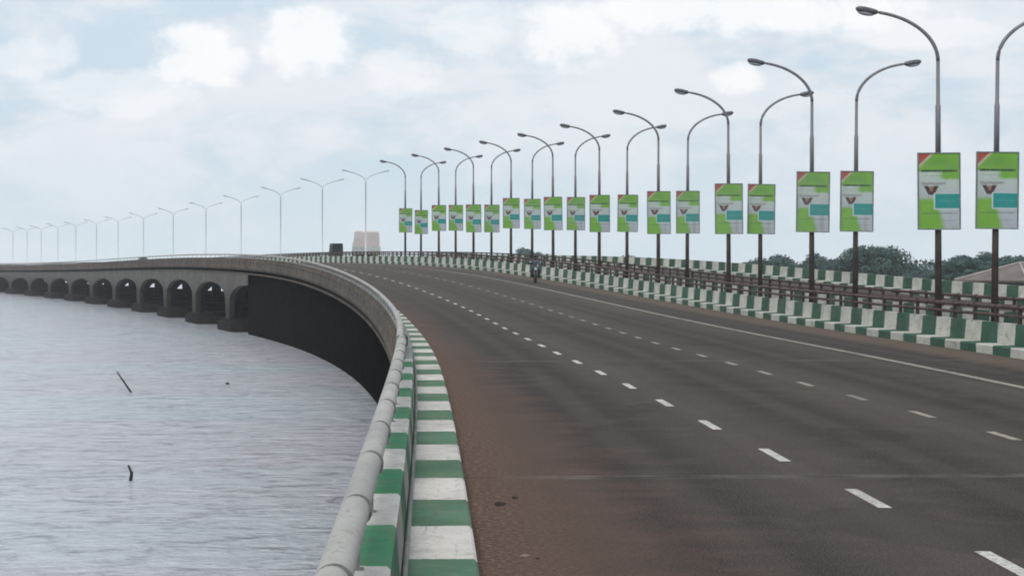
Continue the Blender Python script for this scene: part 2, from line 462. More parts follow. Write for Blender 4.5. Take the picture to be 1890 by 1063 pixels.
def bent_mesh(name, x0, x1, ncol, cw, mat):
    """portal frame with arched haunches between its columns"""
    bm = bmesh.new(); T = .45; top = -1.0; bottom = -9.0; rise = (x1 - x0) / (ncol - 1) * .3
    cx = [x0 + .35 + (x1 - x0 - .7) * i / (ncol - 1) for i in range(ncol)]
    prof = [(x0, -1.75)]
    prof.append((cx[0] - cw / 2, -2.3))
    spans = []
    N = 14
    lower = [(x0, -1.7), (cx[0] - cw / 2, -2.35)]
    for i in range(ncol - 1):
        a = cx[i] + cw / 2; b = cx[i + 1] - cw / 2
        for j in range(N + 1):
            t = math.pi * j / N
            lower.append(((a + b) / 2 - math.cos(t) * (b - a) / 2, -1.85 - rise + rise * math.sin(t) ** .8))
        if i < ncol - 2: pass
    lower += [(cx[-1] + cw / 2, -2.35), (x1, -1.7)]
    for (a, za), (b, zb) in zip(lower, lower[1:]):
        if b - a < 1e-4: continue
        v = [bm.verts.new(q) for q in ((a, -T, za), (b, -T, zb), (b, -T, top), (a, -T, top), (a, T, za), (b, T, zb), (b, T, top), (a, T, top))]
        for f in ((0, 1, 2, 3), (7, 6, 5, 4), (0, 4, 5, 1), (3, 2, 6, 7)): bm.faces.new([v[i] for i in f])
    for c in cx:
        box(bm, c - cw / 2 - .002, c + cw / 2 + .002, -T + .04, T - .04, bottom, -2.0)
    me = bpy.data.meshes.new(name); bmesh.ops.recalc_face_normals(bm, faces=bm.faces[:]); bm.to_mesh(me); bm.free()
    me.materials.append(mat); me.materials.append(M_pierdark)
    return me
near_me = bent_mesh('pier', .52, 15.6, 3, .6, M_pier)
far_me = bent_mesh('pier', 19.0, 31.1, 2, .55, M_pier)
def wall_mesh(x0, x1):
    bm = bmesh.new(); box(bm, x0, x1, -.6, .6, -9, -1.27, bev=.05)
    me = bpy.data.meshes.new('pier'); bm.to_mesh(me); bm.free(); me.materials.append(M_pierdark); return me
M_capm = simple('wet_pile_cap', (.014, .013, .011), (.03, .027, .023), .7, .95, 0, .15, None, .05)
wall_near = wall_mesh(.8, 14.6); wall_far = wall_mesh(19.3, 30.9)  # solid walls in place of open piers, added to keep the underside black
s = S_FIRST
while s < S1 - 5:
    Y = at(s)[1]
    for me in ((wall_near, wall_far) if Y < 199 else (near_me, far_me)):
        o = bpy.data.objects.new('pier', me); COL.objects.link(o); o.parent = via
        o.matrix_parent_inverse = Matrix.Translation(via.location).inverted()
        o.location = P(s, 0, 0); o.rotation_euler = (0, 0, -heading(s))
        if Y >= 199:
            bm = bmesh.new(); a, b = ((-.35, 15.7) if me is near_me else (19., 31.1))
            box(bm, a, b, -5.0, 5.0, -2, 1.15, bev=.25)
            c = finish('pile_cap', bm, M_capm, o, loc=(0, 0, WATER - P(s, 0, 0).z))
    s += 25.6
# outlet pipes and a bracket on the fascia
# ------------------------------------------------------------------ left parapet with its pipe rail
PH = 1.85
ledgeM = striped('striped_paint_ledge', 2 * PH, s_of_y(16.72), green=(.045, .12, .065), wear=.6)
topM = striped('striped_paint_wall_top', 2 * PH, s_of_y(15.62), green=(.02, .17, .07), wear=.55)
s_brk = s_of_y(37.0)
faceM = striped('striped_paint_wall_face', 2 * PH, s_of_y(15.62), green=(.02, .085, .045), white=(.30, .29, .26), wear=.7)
lp = empty('parapet'); tag(lp, 'low striped concrete parapet at the water side carrying one thick grey pipe rail', 'parapet')
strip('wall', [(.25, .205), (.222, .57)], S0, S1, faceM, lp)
strip('wall_top', [(.222, .57), (.20, .59), (-.02, .59), (-.04, .57)], S0, s_brk, topM, lp)
strip('wall_top', [(.222, .57), (.20, .59), (-.02, .59), (-.04, .57)], s_brk, S1, M_wallface, lp)
strip('wall_outer_face', [(-.04, .57), (-.05, .36), (-.14, .33), (-.14, .22), (-.10, .20), (-.12, .052)], S0, S1, M_fascia, lp)
strip('kerb', [(.25, .20), (.765, .20), (.79, .175), (.80, -.01)], S0, S1, ledgeM, lp)
railpipe('conduit', .275, .225, .02, S0, 120, M_wallface, lp, 8)
railpipe('pipe_rail', .02, .93, .085, S0, s_brk, M_pipe, lp, 20)
railpipe('pipe_rail', -.02, .90, .07, s_brk + .5, S1, M_pipe, lp, 10)
bm = bmesh.new(); box(bm, -.10, .10, -.12, .12, -.10, .09, bev=.02)
e = finish('pipe_end_joint', bm, simple('dark_joint', (.02, .02, .02), (.04, .04, .04), 5), lp, loc=P(s_brk + .15, .03, .91)); e.rotation_euler = (0, 0, -heading(s_brk))

bm = bmesh.new()
tube(bm, [(0, -.035, 0), (0, -.035, 0.0001), (0, .035, 0)], [.097, .103, .103], 20)
bm.free()
bm = bmesh.new(); tube(bm, [(0, -.012, 0), (0, .012, 0)], .093, 20); collar_me = bpy.data.meshes.new('pipe_collar'); bm.to_mesh(collar_me); bm.free(); collar_me.materials.append(M_collar)
bm = bmesh.new(); tube(bm, [(0, 0, -.34), (0, 0, -.03)], .02, 8); box(bm, -.04, .04, -.04, .04, -.345, -.33)

lpost_me = bpy.data.meshes.new('rail_post'); bm.to_mesh(lpost_me); bm.free(); lpost_me.materials.append(M_collar)
s = s_of_y(1.43 / 461 * F) - 2.7 * 3; k = 0; rest = bmesh.new()
while s < 330:
    if s > .5 and abs(s - s_brk) > .4:
        h = .93 if s < s_brk else .90; ox = 0.03 if s < s_brk else 0
        if k < 100:
            for me in (lpost_me,) + ((collar_me,) if s < s_brk else ()):
                c = bpy.data.objects.new(me.name, me); COL.objects.link(c); c.parent = lp
                c.location = P(s, ox, h); c.rotation_euler = (0, 0, -heading(s))
            k += 1
    s += 2.7 if s < s_brk else 3.6

# ------------------------------------------------------------------ median barriers and outer parapet of the other carriageway
def barrier(label, o_kerb, o_wall, o_back, per, phase, rails, htop, base=.0, cat='barrier', back=None):
    b = empty('barrier'); tag(b, label, cat)
    sg = 1 if o_wall > o_kerb else -1
    m = striped('striped_barrier_paint', per, phase, green=(.018, .075, .045), white=(.62, .61, .54), wear=.55)
    strip('wall', [(o_wall, .235), (o_wall + sg * .04, htop), (o_back - sg * .02, htop), (o_back, back if back is not None else .05)], S0, S1, m, b)
    strip('kerb', [(o_kerb, -.01), (o_kerb, .205), (o_kerb + sg * .025, .23), (o_wall + sg * .01, .23)], S0, S1, m, b)
    if rails:
        oc = (o_wall + o_back) / 2
        for hh, rr in ((1.16, .055), (.94, .045)):
            railpipe('rail', oc, hh, rr, S0, S1, M_rust, b, 8)
        pm = bmesh.new(); box(pm, -.05, .05, -.045, .045, 0, .50, bev=.012); box(pm, -.09, .09, -.08, .08, 0, .02)
        me = bpy.data.meshes.new('rail_post'); pm.to_mesh(me); pm.free(); me.materials.append(M_rust)
        s = 36; n = 0; far = bmesh.new()
        while s < 420:
            if n < 100:
                c = bpy.data.objects.new('rail_post', me); COL.objects.link(c); c.parent = b
                c.location = P(s, oc, htop - .02); c.rotation_euler = (random.uniform(-.02, .02), random.uniform(-.02, .02), -heading(s)); n += 1
            else:
                box(far, -.05, .05, -.045, .045, 0, .5, Matrix.Translation(P(s, oc, htop - .02)) @ Matrix.Rotation(-heading(s), 4, 'Z'))
            s += 1.9
        fo = finish('rail_post', far, M_rust, b); fo['kind'] = 'stuff'
    return b
ph_r = s_ray(1825, 15.35) - .7
barrier('green and white striped median barrier with rusty brown rails beside the near carriageway', 14.80, 15.35, 15.60, 2.85, ph_r, True, .75)
barrier('striped median barrier with brown rails on the far side of the lamp posts', 19.70, 19.15, 18.90, 2.85, ph_r + .6, True, .75)
barrier('green and white striped outer parapet beyond the far carriageway, no rail on top', 30.30, 30.95, 31.20, 3.1, ph_r, False, .86, back=.052)

# ------------------------------------------------------------------ street lamps
def swept_arm(sign, reach=1.8, h0=8.35, h1=9.80, z0=0):
    pts = []
    N = 16
    for i in range(N + 1):
        t = i / N
        # tight bend, then a nearly straight rising arm
        a = t * 1.35
        xx = reach * (1 - math.cos(a)) / (1 - math.cos(1.35))
        zz = h0 + (h1 - h0) * math.sin(a) / math.sin(1.35) * (1 - .0 * t)
        pts.append((sign * xx, 0, zz))
    return pts
def lamp_meshes(sign):
    d = {}
    bm = bmesh.new(); tube(bm, [(0, 0, 5.2), (0, 0, 7.0), (0, 0, 7.02), (0, 0, 8.36)], [.088, .082, .062, .058], 12); d['pole'] = (bm, M_pole)
    bm = bmesh.new(); tube(bm, [(0, 0, 0), (0, 0, 5.22)], [.115, .092], 12); box(bm, -.2, .2, -.2, .2, 0, .03); d['pole_base'] = (bm, M_polelow)
    arm = swept_arm(sign)
    bm = bmesh.new(); tube(bm, arm, [.062 - .014 * i / len(arm) for i in range(len(arm))], 10); d['arm'] = (bm, M_pole)
    bm = bmesh.new()
    dx = Vector(arm[-1]) - Vector(arm[-2]); dx.normalize(); e = Vector(arm[-1])
    prof = [(-.08, .045), (.05, .05), (.12, .10), (.3, .13), (.5, .135), (.66, .11), (.74, .04)]
    rings = []
    nn = Vector((-dx.z, 0, dx.x)) * (1 if dx.x > 0 else -1)
    for (t, r) in prof:
        c = e + dx * t
        rings.append([bm.verts.new(c + Vector((0, 1, 0)) * (r * 1.05 * math.cos(a)) + nn * (r * .72 * math.sin(a) - (.02 if math.sin(a) < 0 and t > .1 else 0))) for a in [2 * math.pi * j / 12 for j in range(12)]])
    for A, B in zip(rings, rings[1:]):
        for j in range(12): bm.faces.new((A[j], A[(j + 1) % 12], B[(j + 1) % 12], B[j]))
    bm.faces.new(rings[0]); bm.faces.new(rings[-1]); d['lamp_head'] = (bm, M_head)
    bm = bmesh.new()
    c = e + dx * .42 - nn * .1
    r = bmesh.ops.create_uvsphere(bm, u_segments=12, v_segments=8, radius=1)
    rot = Matrix(((dx.x, 0, nn.x), (0, 1, 0), (dx.z, 0, nn.z))).to_4x4()
    bmesh.ops.transform(bm, matrix=Matrix.Translation(c) @ rot @ Matrix.Diagonal((.26, .11, .07, 1)), verts=bm.verts)
    d['lens'] = (bm, M_lens)
    out = {}
    for n, (bm, m) in d.items():
        me = bpy.data.meshes.new(n); bmesh.ops.recalc_face_normals(bm, faces=bm.faces[:]); bm.to_mesh(me); bm.free(); me.materials.append(m)
        if n in ('lamp_head', 'lens'):
            for p in me.polygons: p.use_smooth = True
        out[n] = me
    return out
LM = {-1: lamp_meshes(-1), 1: lamp_meshes(1)}
# poster board (frame and printed face) on the pole
BW, BH = 1.32, 2.34
bm = bmesh.new(); uvl = bm.loops.layers.uv.new('UVMap')
f = bm.faces.new([bm.verts.new(v) for v in ((-BW / 2 + .03, -.142, .03), (BW / 2 - .03, -.142, .03), (BW / 2 - .03, -.142, BH - .03), (-BW / 2 + .03, -.142, BH - .03))])
for l, q in zip(f.loops, ((0, 0), (1, 0), (1, 1), (0, 1))): l[uvl].uv = q
face_me = bpy.data.meshes.new('poster'); bm.to_mesh(face_me); bm.free(); face_me.materials.append(M_poster)
bm = bmesh.new()
box(bm, -BW / 2, BW / 2, -.138, -.11, 0, BH, mi=1)
for a in ((-BW / 2, -BW / 2 + .045, 0, BH), (BW / 2 - .045, BW / 2, 0, BH), (-BW / 2 + .045, BW / 2 - .045, 0, .035), (-BW / 2 + .045, BW / 2 - .045, BH - .035, BH)):
    box(bm, a[0], a[1], -.158, -.1385, a[2], a[3])
for hh in (.4, 1.9): box(bm, -.14, .14, -.1095, .11, hh, hh + .06)
frame_me = bpy.data.meshes.new('sign_board'); bm.to_mesh(frame_me); bm.free(); frame_me.materials.append(M_posterframe); frame_me.materials.append(M_boardback)
def child(name, me, parent, loc=(0, 0, 0), rot=(0, 0, 0)):
    o = bpy.data.objects.new(name, me); COL.objects.link(o); o.parent = parent; o.location = loc; o.rotation_euler = rot
    return o
def lamp(px, off, sign, label, group, board=None, head=True, tilt=0., boardrot=0.):
    s = s_ray(px, off)
    r = empty('street_lamp', P(s, off, .05), -heading(s)); r.rotation_euler[1] = tilt; r.rotation_euler[0] = random.uniform(-.006, .006)
    tag(r, label, 'street lamp', group)
    m = LM[sign]
    child('pole', m['pole'], r); child('pole_base', m['pole_base'], r); child('arm', m['arm'], r)
    if head:
        h = child('lamp_head', m['lamp_head'], r); child('lens', m['lens'], h)
    if board is not None:
        b = child('sign_board', frame_me, r, (0, 0, board), (random.uniform(-.01, .01), random.uniform(-.012, .012), random.uniform(-.06, .06))); child('poster', face_me, b)
    return s
rowA = [1732, 1498, 1345, 1215, 1106, 1021, 943, 874, 810, 748]
rowB = [1835, 1578, 1403, 1268, 1157, 1062, 982, 907, 841, 777]
bzA = [3.22, 3.30, 3.27, 3.22, 3.2, 3.2, 3.25, 2.9, 3.05, 3.0]
bzB = [3.24, 3.32, 3.27, 3.25, 3.22, 3.2, 3.2, 2.9, 3.08, 2.85]
DBG = []
for i, x in enumerate(rowA):
    extra = ''
    nm = 'rightmost' if i == 0 else ORD[i] + ' from the right'
    if i == 9: nm = 'farthest and smallest'
    s = lamp(x, 16.5, -1, 'lamp with green poster, %s among arms reaching left%s' % (nm, extra),
         'street lamps with left arms and poster boards', bzA[i], True, (0, .003, -.002, .002, 0, -.003, .002, 0, 0, 0)[i])
    DBG.append((x, round(s), round(P(s).y / F, 4)))
for i, x in enumerate(rowB):
    extra = ''
    nm = 'rightmost' if i == 0 else ORD[i] + ' from the right'
    if i == 9: nm = 'farthest and smallest'
    s = lamp(x, 18.15, 1, 'lamp with green poster, %s among arms reaching right%s' % (nm, extra),
         'street lamps with right arms and poster boards', bzB[i], True, (.012, .006, .004, .006, .003, 0, .004, .002, 0, 0)[i])
    DBG.append((x, round(s), round(P(s).y / F, 4)))
print('LAMPS', DBG)

# plain double-armed lamps further along
M_haze_pale = simple('haze_toned_steel', (.60, .64, .68), (.68, .71, .75), 2, .6, .1, 0)  # haze fade painted in: steel colour lifted towards the sky tone
def dlamp_meshes():
    out = {}
    bm = bmesh.new(); tube(bm, [(0, 0, 0), (0, 0, 4), (0, 0, 8.8)], [.095, .07, .05], 10); box(bm, -.2, .2, -.2, .2, 0, .03); out['pole'] = (bm, M_haze_pale)
    for sg, n in ((-1, 'arm_l'), (1, 'arm_r')):
        bm = bmesh.new(); pts = [(0, 0, 8.7), (sg * .12, 0, 9.0), (sg * .5, 0, 9.3), (sg * 1.1, 0, 9.55), (sg * 1.9, 0, 9.78)]
        tube(bm, pts, .055, 8); out[n] = (bm, M_haze_pale)
        bm = bmesh.new(); tube(bm, [(sg * 1.8, 0, 9.76), (sg * 2.0, 0, 9.82), (sg * 2.5, 0, 9.93), (sg * 2.62, 0, 9.95)], [.05, .10, .11, .05], 10); out['head' + n] = (bm, M_haze_pale)
    r = {}
    for n, (bm, m) in out.items():
        me = bpy.data.meshes.new(n.split('_')[0]); bm.to_mesh(me); bm.free(); me.materials.append(m); r[n] = me
    return r
DM = dlamp_meshes()
far_px = [675, 595, 518, 445, 380, 320, 265, 218, 178, 140, 107, 76, 50, 24]
for i, x in enumerate(far_px):
    s = s_ray(x, 17.3)
    if s is None: print('no', x); continue
    r = empty('street_lamp', P(s, 17.3, .05), -heading(s) + random.uniform(-.04, .04))
    nm = 'nearest and tallest' if i == 0 else ('leftmost and faintest' if i == len(far_px) - 1 else ORD[i] + ' from the right')
    tag(r, '%s slim double armed street lamp on the distant bend' % nm, 'street lamp', 'double armed street lamps on the distant bend')
    child('pole', DM['pole'], r); child('arm', DM['arm_l'], r); child('arm', DM['arm_r'], r)
    child('lamp_head', DM['headarm_l'], r); child('lamp_head', DM['headarm_r'], r)
    DBG.append((x, round(s), round(P(s).y / F, 4)))
print('FAR', DBG[20:])

# ------------------------------------------------------------------ trees on the shore
def leafmat(name, a, b):
    k = NT(name); co = k.coord(); n = k.noise(co, .6, 4, .6)
    col = k.mix(k.step(n, .35, .65), a, b)
    return k.done(col, .8, 0, .15)
M_leaf = leafmat('dark_foliage', (.040, .084, .078), (.072, .122, .108))  # leaf colour carries a blue-green tint of distance haze
M_bark = simple('bark', (.06, .045, .035), (.10, .08, .06), 2, .9)
def tree(px, ytop, wpx, z, label, name='tree', lobes=None, seed=1, flat=1.):
    rnd = random.Random(seed)
    D = z * F; X = (px - 945) * z; top = CH + (480 - ytop) * z; g = WATER + .7; H = top - g; Wd = wpx * z * 1.22
    r = empty(name, (X, D, g)); tag(r, label, 'tree', 'trees on the shore')
    bm = bmesh.new()
    tube(bm, [(0, 0, -.3), (.1, 0, H * .25), (.25, .1, H * .5), (.2, .1, H * .75)], [.035 * H, .028 * H, .018 * H, .006 * H], 8)
    cl = []
    nl = 9 if lobes is None else lobes
    for i in range(nl):
        a = 2 * math.pi * (i + rnd.random() * .6) / nl; rr = Wd * .5 * rnd.uniform(.35, .78)
        cz = H * rnd.uniform(.42, .72)
        c = Vector((math.cos(a) * rr, math.sin(a) * rr * .8, cz)); cl.append((c, Wd * rnd.uniform(.13, .20)))
        tube(bm, [(.12, 0, H * .3), (c.x * .5, c.y * .5, cz * .72), (c.x, c.y, cz)], [.016 * H, .01 * H, .004 * H], 6)
    for i in range(4):
        c = Vector((rnd.uniform(-.22, .22) * Wd, rnd.uniform(-.2, .2) * Wd, H * rnd.uniform(.7, .85))); cl.append((c, min(Wd * .2, H * .18)))
    finish('trunk', bm, M_bark, r)
    bm = bmesh.new()
    for c, rad in cl:
        n = int(230 * (rad / 1.6) ** 2) + 120; n = min(n, 900)
        for _ in range(n):
            d = Vector((rnd.gauss(0, 1), rnd.gauss(0, 1), rnd.gauss(0, 1))).normalized()
            rr = rad * (1 - .45 * rnd.random() ** 2) * (1 + .35 * noise.noise(d * 2.1 + c))
            p = c + Vector((d.x * rr * 1.15, d.y * rr * 1.1, d.z * rr * .82 * flat))
            if p.z > H: p.z = H - rnd.random() * .4
            if p.z < H * .14: p.z = H * .14 + rnd.random()
            sz = rnd.uniform(.16, .38)
            u = Vector((rnd.gauss(0, 1), rnd.gauss(0, 1), rnd.gauss(0, 1))).normalized(); w = u.cross(d)
            if w.length < .1: continue
            w.normalize(); u = w.cross(d + u * .4).normalized()
            bm.faces.new([bm.verts.new(p + q) for q in (-u * sz, w * sz * .6, u * sz, -w * sz * .6)])
    me = bpy.data.meshes.new('crown'); bm.to_mesh(me); bm.free(); link('crown', me, M_leaf, r)
    return r
TR = [(1612, 447, 120, .095, 'tallest broad dark tree standing between the second pair of poster lamps'),
      (1660, 482, 90, .10, 'lower rounded tree to the right of the tallest shoreline tree'),
      (1562, 474, 80, .098, 'rounded dark tree on the left shoulder of the tallest shoreline tree'),
      (1510, 464, 58, .105, 'small upright tree just right of the second left armed lamp'),
      (1430, 466, 84, .10, 'broad domed dark tree just right of the third pair of poster lamps'),
      (1390, 482, 60, .11, 'low bushy tree on the left of the broad domed one'),
      (1800, 462, 92, .092, 'broad tree rising behind the ridge of the brown roofed house'),
      (1862, 468, 84, .09, 'flat topped tree at the right edge behind the brown roofed house'),
      (1752, 482, 70, .096, 'low round tree just right of the rightmost left-armed lamp'),
      (1702, 494, 70, .098, 'low shrubby tree left of the rightmost left-armed lamp'),
      (1470, 486, 60, .11, 'low tree left of the second left armed lamp'),
      (1335, 487, 90, .125, 'long low tree behind the fourth pair of poster lamps'),
      (1280, 487, 70, .13, 'low tree farther left, half hidden by the striped parapet'),
      (1152, 467, 52, .135, 'distant tree with a flat loose crown behind the fifth right-armed lamp'),
      (1190, 474, 44, .14, 'small distant tree right of the flat crowned one'),
      (970, 456, 46, .14, 'small distant tree rising just left of the motorcyclist'),
      (1000, 464, 40, .145, 'small distant tree directly behind the motorcyclist')]
for i, t in enumerate(TR): tree(t[0], t[1], t[2], t[3], t[4], seed=20 + i, name='tree')
# continuous scrub along the bank
bm = bmesh.new(); rnd = random.Random(3)
for i in range(13000):
    px = rnd.uniform(1090, 2100); z = rnd.uniform(.112, .17)
    hmax = (5.2 if px > 1370 else 3.6) + 1.8 * noise.noise(Vector((px * .02, z * 40, 0)))
    p = Vector(((px - 945) * z, z * F, WATER + .7 + rnd.random() * hmax)); sz = rnd.uniform(.35, .8)
    u = Vector((rnd.gauss(0, 1), rnd.gauss(0, 1), rnd.gauss(0, 1))).normalized(); w = u.cross(Vector((0, 0, 1))).normalized()
    bm.faces.new([bm.verts.new(p + q) for q in (-u * sz, w * sz * .7, u * sz, -w * sz * .7)])
me = bpy.data.meshes.new('scrub'); bm.to_mesh(me); bm.free()
tag(link('scrub', me, M_leaf), 'low green scrub along the far bank behind the trees', 'scrub', kind='stuff')

# ------------------------------------------------------------------ house with hipped metal roof
def house(cx, cy, rz, L, Wd, zg, ze, zr):
    r = empty('house', (cx, cy, zg), rz); tag(r, 'low house with brown hipped metal roof at the right edge beyond the parapet', 'house')
    he = ze - zg; hr = zr - zg
    bm = bmesh.new(); box(bm, -L / 2 + .7, L / 2 - .7, -Wd / 2 + .7, Wd / 2 - .7, 0, he)
    finish('wall', bm, simple('house_wall_plaster', (.10, .10, .09), (.17, .16, .14), .6, .9), r)
    bm = bmesh.new()
    c = [bm.verts.new(v) for v in ((-L / 2, -Wd / 2, he), (L / 2, -Wd / 2, he), (L / 2, Wd / 2, he), (-L / 2, Wd / 2, he))]
    a, b = bm.verts.new((-L / 2 + Wd * .5, 0, hr)), bm.verts.new((L / 2 - Wd * .5, 0, hr))
    for f in ((c[0], c[1], b, a), (c[1], c[2], b), (c[2], c[3], a, b), (c[3], c[0], a)): bm.faces.new(f)
    c2 = [bm.verts.new(v.co - Vector((0, 0, .18))) for v in c]
    for i in range(4): bm.faces.new((c[i], c2[i], c2[(i + 1) % 4], c[(i + 1) % 4]))
    bm.faces.new(c2)
    k = NT('brown_roof_sheet'); co = k.coord()
    w = k.new('ShaderNodeTexWave'); k.put(w.inputs['Vector'], co); w.inputs['Scale'].default_value = 2.4; w.bands_direction = 'X'
    col = k.mix(k.step(k.noise(co, .5, 5, .65), .35, .65), (.14, .115, .10), (.21, .175, .155))
    col = k.mix(k.mul(w.outputs[1], .3), col, (.08, .055, .045)); rm = k.done(col, .7)
    ro = finish('roof', bm, rm, r)
    bm = bmesh.new()
    mt = simple('pale_ridge_capping', (.36, .34, .31), (.45, .43, .4), 2, .6)
    for p, q in ((c_, d_) for c_, d_ in (((-L / 2, -Wd / 2, he), (-L / 2 + Wd * .5, 0, hr)), ((L / 2, -Wd / 2, he), (L / 2 - Wd * .5, 0, hr)), ((-L / 2, Wd / 2, he), (-L / 2 + Wd * .5, 0, hr)), ((-L / 2 + Wd * .5, 0, hr), (L / 2 - Wd * .5, 0, hr)))):
        tube(bm, [Vector(p) + Vector((0, 0, .03)), Vector(q) + Vector((0, 0, .03))], .11, 6)
    finish('ridge_cap', bm, mt, ro)
    for i in range(5):
        bm = bmesh.new(); box(bm, -.5, .5, -.05, .03, 0, 1.1)
        w = finish('window', bm, simple('dark_window', (.015, .018, .02), (.03, .035, .04), 1, .2), r, loc=(-L / 2 + 2 + i * (L - 4) / 4, -Wd / 2 + .69, he - 2.1))
    for i in range(2):
        bm = bmesh.new(); box(bm, -.05, .03, -.5, .5, 0, 1.1)
        finish('window', bm, bpy.data.materials['dark_window'], r, loc=(-L / 2 + .69, (i - .5) * 3, he - 2.1))
zH = .056
house((1925 - 945) * zH, zH * F + 4, R(38), 14, 9.5, WATER + .7, CH - 37 * zH, CH - 5 * zH)

# ------------------------------------------------------------------ vehicles
def cmat(name, c, rough=.4, metal=0., spec=.4): return simple(name, c, tuple(v * .8 for v in c), 1.5, rough, metal, 0, None, spec)
M_tyre = cmat('tyre_rubber', (.015, .015, .016), .85)
M_glassd = cmat('dark_vehicle_glass', (.02, .025, .03), .1)
M_rim = cmat('steel_rim', (.25, .25, .26), .4, .6)
M_tail = cmat('red_tail_light_plastic', (.35, .02, .02), .3)
def wheel(parent, x, y, rad, w):
    bm = bmesh.new()
    pr = [(rad * .62, -w / 2), (rad * .9, -w / 2), (rad, -w * .36), (rad, w * .36), (rad * .9, w / 2), (rad * .62, w / 2)]
    n = 22; rings = [[bm.verts.new((yy, r_ * math.cos(t), r_ * math.sin(t))) for t in [2 * math.pi * j / n for j in range(n)]] for r_, yy in pr]
    for A, B in zip(rings, rings[1:] + rings[:1]):
        for j in range(n): bm.faces.new((A[j], A[(j + 1) % n], B[(j + 1) % n], B[j]))
    wo = finish('wheel', bm, M_tyre, parent, smooth=True, loc=(x, y, rad))
    bm = bmesh.new(); tube(bm, [(-w * .4, 0, 0), (w * .4, 0, 0)], [rad * .6, rad * .6], 16)
    finish('rim', bm, M_rim, wo)
def hull(bm, secs, mi=0):
    """body from cross sections: (y, halfwidth_low, halfwidth_top, z0, z1)"""
    rings = []
    for (y, wl, wt, z0, z1) in secs:
        rings.append([bm.verts.new(v) for v in ((-wl, y, z0), (wl, y, z0), (wl, y, z0 + (z1 - z0) * .55), (wt, y, z1 - .06), (wt - .08, y, z1), (-wt + .08, y, z1), (-wt, y, z1 - .06), (-wl, y, z0 + (z1 - z0) * .55))])
    for A, B in zip(rings, rings[1:]):
        for j in range(8):
            f = bm.faces.new((A[j], A[(j + 1) % 8], B[(j + 1) % 8], B[j])); f.material_index = mi
    bm.faces.new(rings[0]).material_index = mi; bm.faces.new(rings[-1]).material_index = mi
def place(name, px, off, label, cat, rev=False):
    s = s_ray(px, off); r = empty(name, P(s, off, .0), -heading(s) + (math.pi if rev else 0)); tag(r, label, cat); return r
# tall dark van seen from behind
r = place('van', 620, 22.0, 'tall dark green box van driving away beyond the barrier near the bend', 'van')
r.scale = (.82, .5, 1)
dk = cmat('dark_green_van_paint', (.012, .022, .018), .5)
bm = bmesh.new(); hull(bm, [(-2.3, .82, .78, .45, 2.42), (-2.2, .84, .80, .4, 2.5), (1.3, .84, .80, .4, 2.5), (1.9, .84, .74, .4, 2.2), (2.35, .82, .7, .42, 1.35), (2.6, .76, .66, .45, 1.1)]); finish('body', bm, dk, r)
bm = bmesh.new(); box(bm, -.6, .6, -2.33, -2.29, 1.45, 2.1, bev=.01); finish('rear_window', bm, M_glassd, r)
for sx in (-1, 1):
    bm = bmesh.new(); box(bm, -.08, .08, -2.33, -2.28, .85, 1.15); finish('tail_light', bm, M_tail, r, loc=(sx * .68, 0, 0))
    wheel(r, sx * .72, -1.4, .33, .2); wheel(r, sx * .72, 1.6, .33, .2)
bm = bmesh.new(); box(bm, -.84, .84, -2.42, -2.31, .42, .6, bev=.02); finish('bumper', bm, M_collar, r)
# lorry with covered load
r = place('lorry', 676, 22.6, 'white lorry with a high faded pink tarpaulin load beyond the barrier', 'lorry')
r.scale = (.92, .75, 1)
bm = bmesh.new(); box(bm, -1.28, 1.28, -3.1, 2.6, 1.0, 1.95, bev=.03)
for i in range(6): box(bm, -1.33, -1.283, -3 + i * 1.05, -2.9 + i * 1.05, 1.0, 1.95); box(bm, 1.283, 1.33, -3 + i * 1.05, -2.9 + i * 1.05, 1.0, 1.95)
finish('cargo_bed', bm, cmat('white_lorry_paint', (.6, .62, .6), .5), r)
bm = bmesh.new(); hull(bm, [(-3.05, 1.18, 1.12, 1.96, 3.62), (-2.9, 1.22, 1.15, 1.96, 3.75), (0, 1.22, 1.14, 1.96, 3.85), (2.4, 1.22, 1.15, 1.96, 3.75), (2.55, 1.18, 1.1, 1.96, 3.6)])
finish('tarpaulin', bm, simple('faded_pink_tarpaulin', (.68, .60, .58), (.60, .55, .52), .9, .85), r)
bm = bmesh.new(); hull(bm, [(2.75, 1.15, 1.1, .7, 2.6), (3.9, 1.15, 1.08, .7, 2.65), (4.5, 1.12, .98, .7, 2.3), (4.75, 1.08, .9, .7, 1.5)]); finish('cab', bm, bpy.data.materials['white_lorry_paint'], r)
bm = bmesh.new(); box(bm, -.4, .4, -3.0, 4.4, .72, .98); finish('chassis', bm, M_tyre, r)
bm = bmesh.new(); box(bm, -1.2, 1.2, -3.16, -3.105, .62, .8); finish('bumper', bm, M_collar, r)
for sx in (-1, 1):
    for yy in (-2.1, -1.0, 3.6): wheel(r, sx * 1.05, yy, .48, .3)
    bm = bmesh.new(); box(bm, -.12, .12, -3.2, -3.162, .64, .76); finish('tail_light', bm, M_tail, r, loc=(sx * .95, 0, 0))
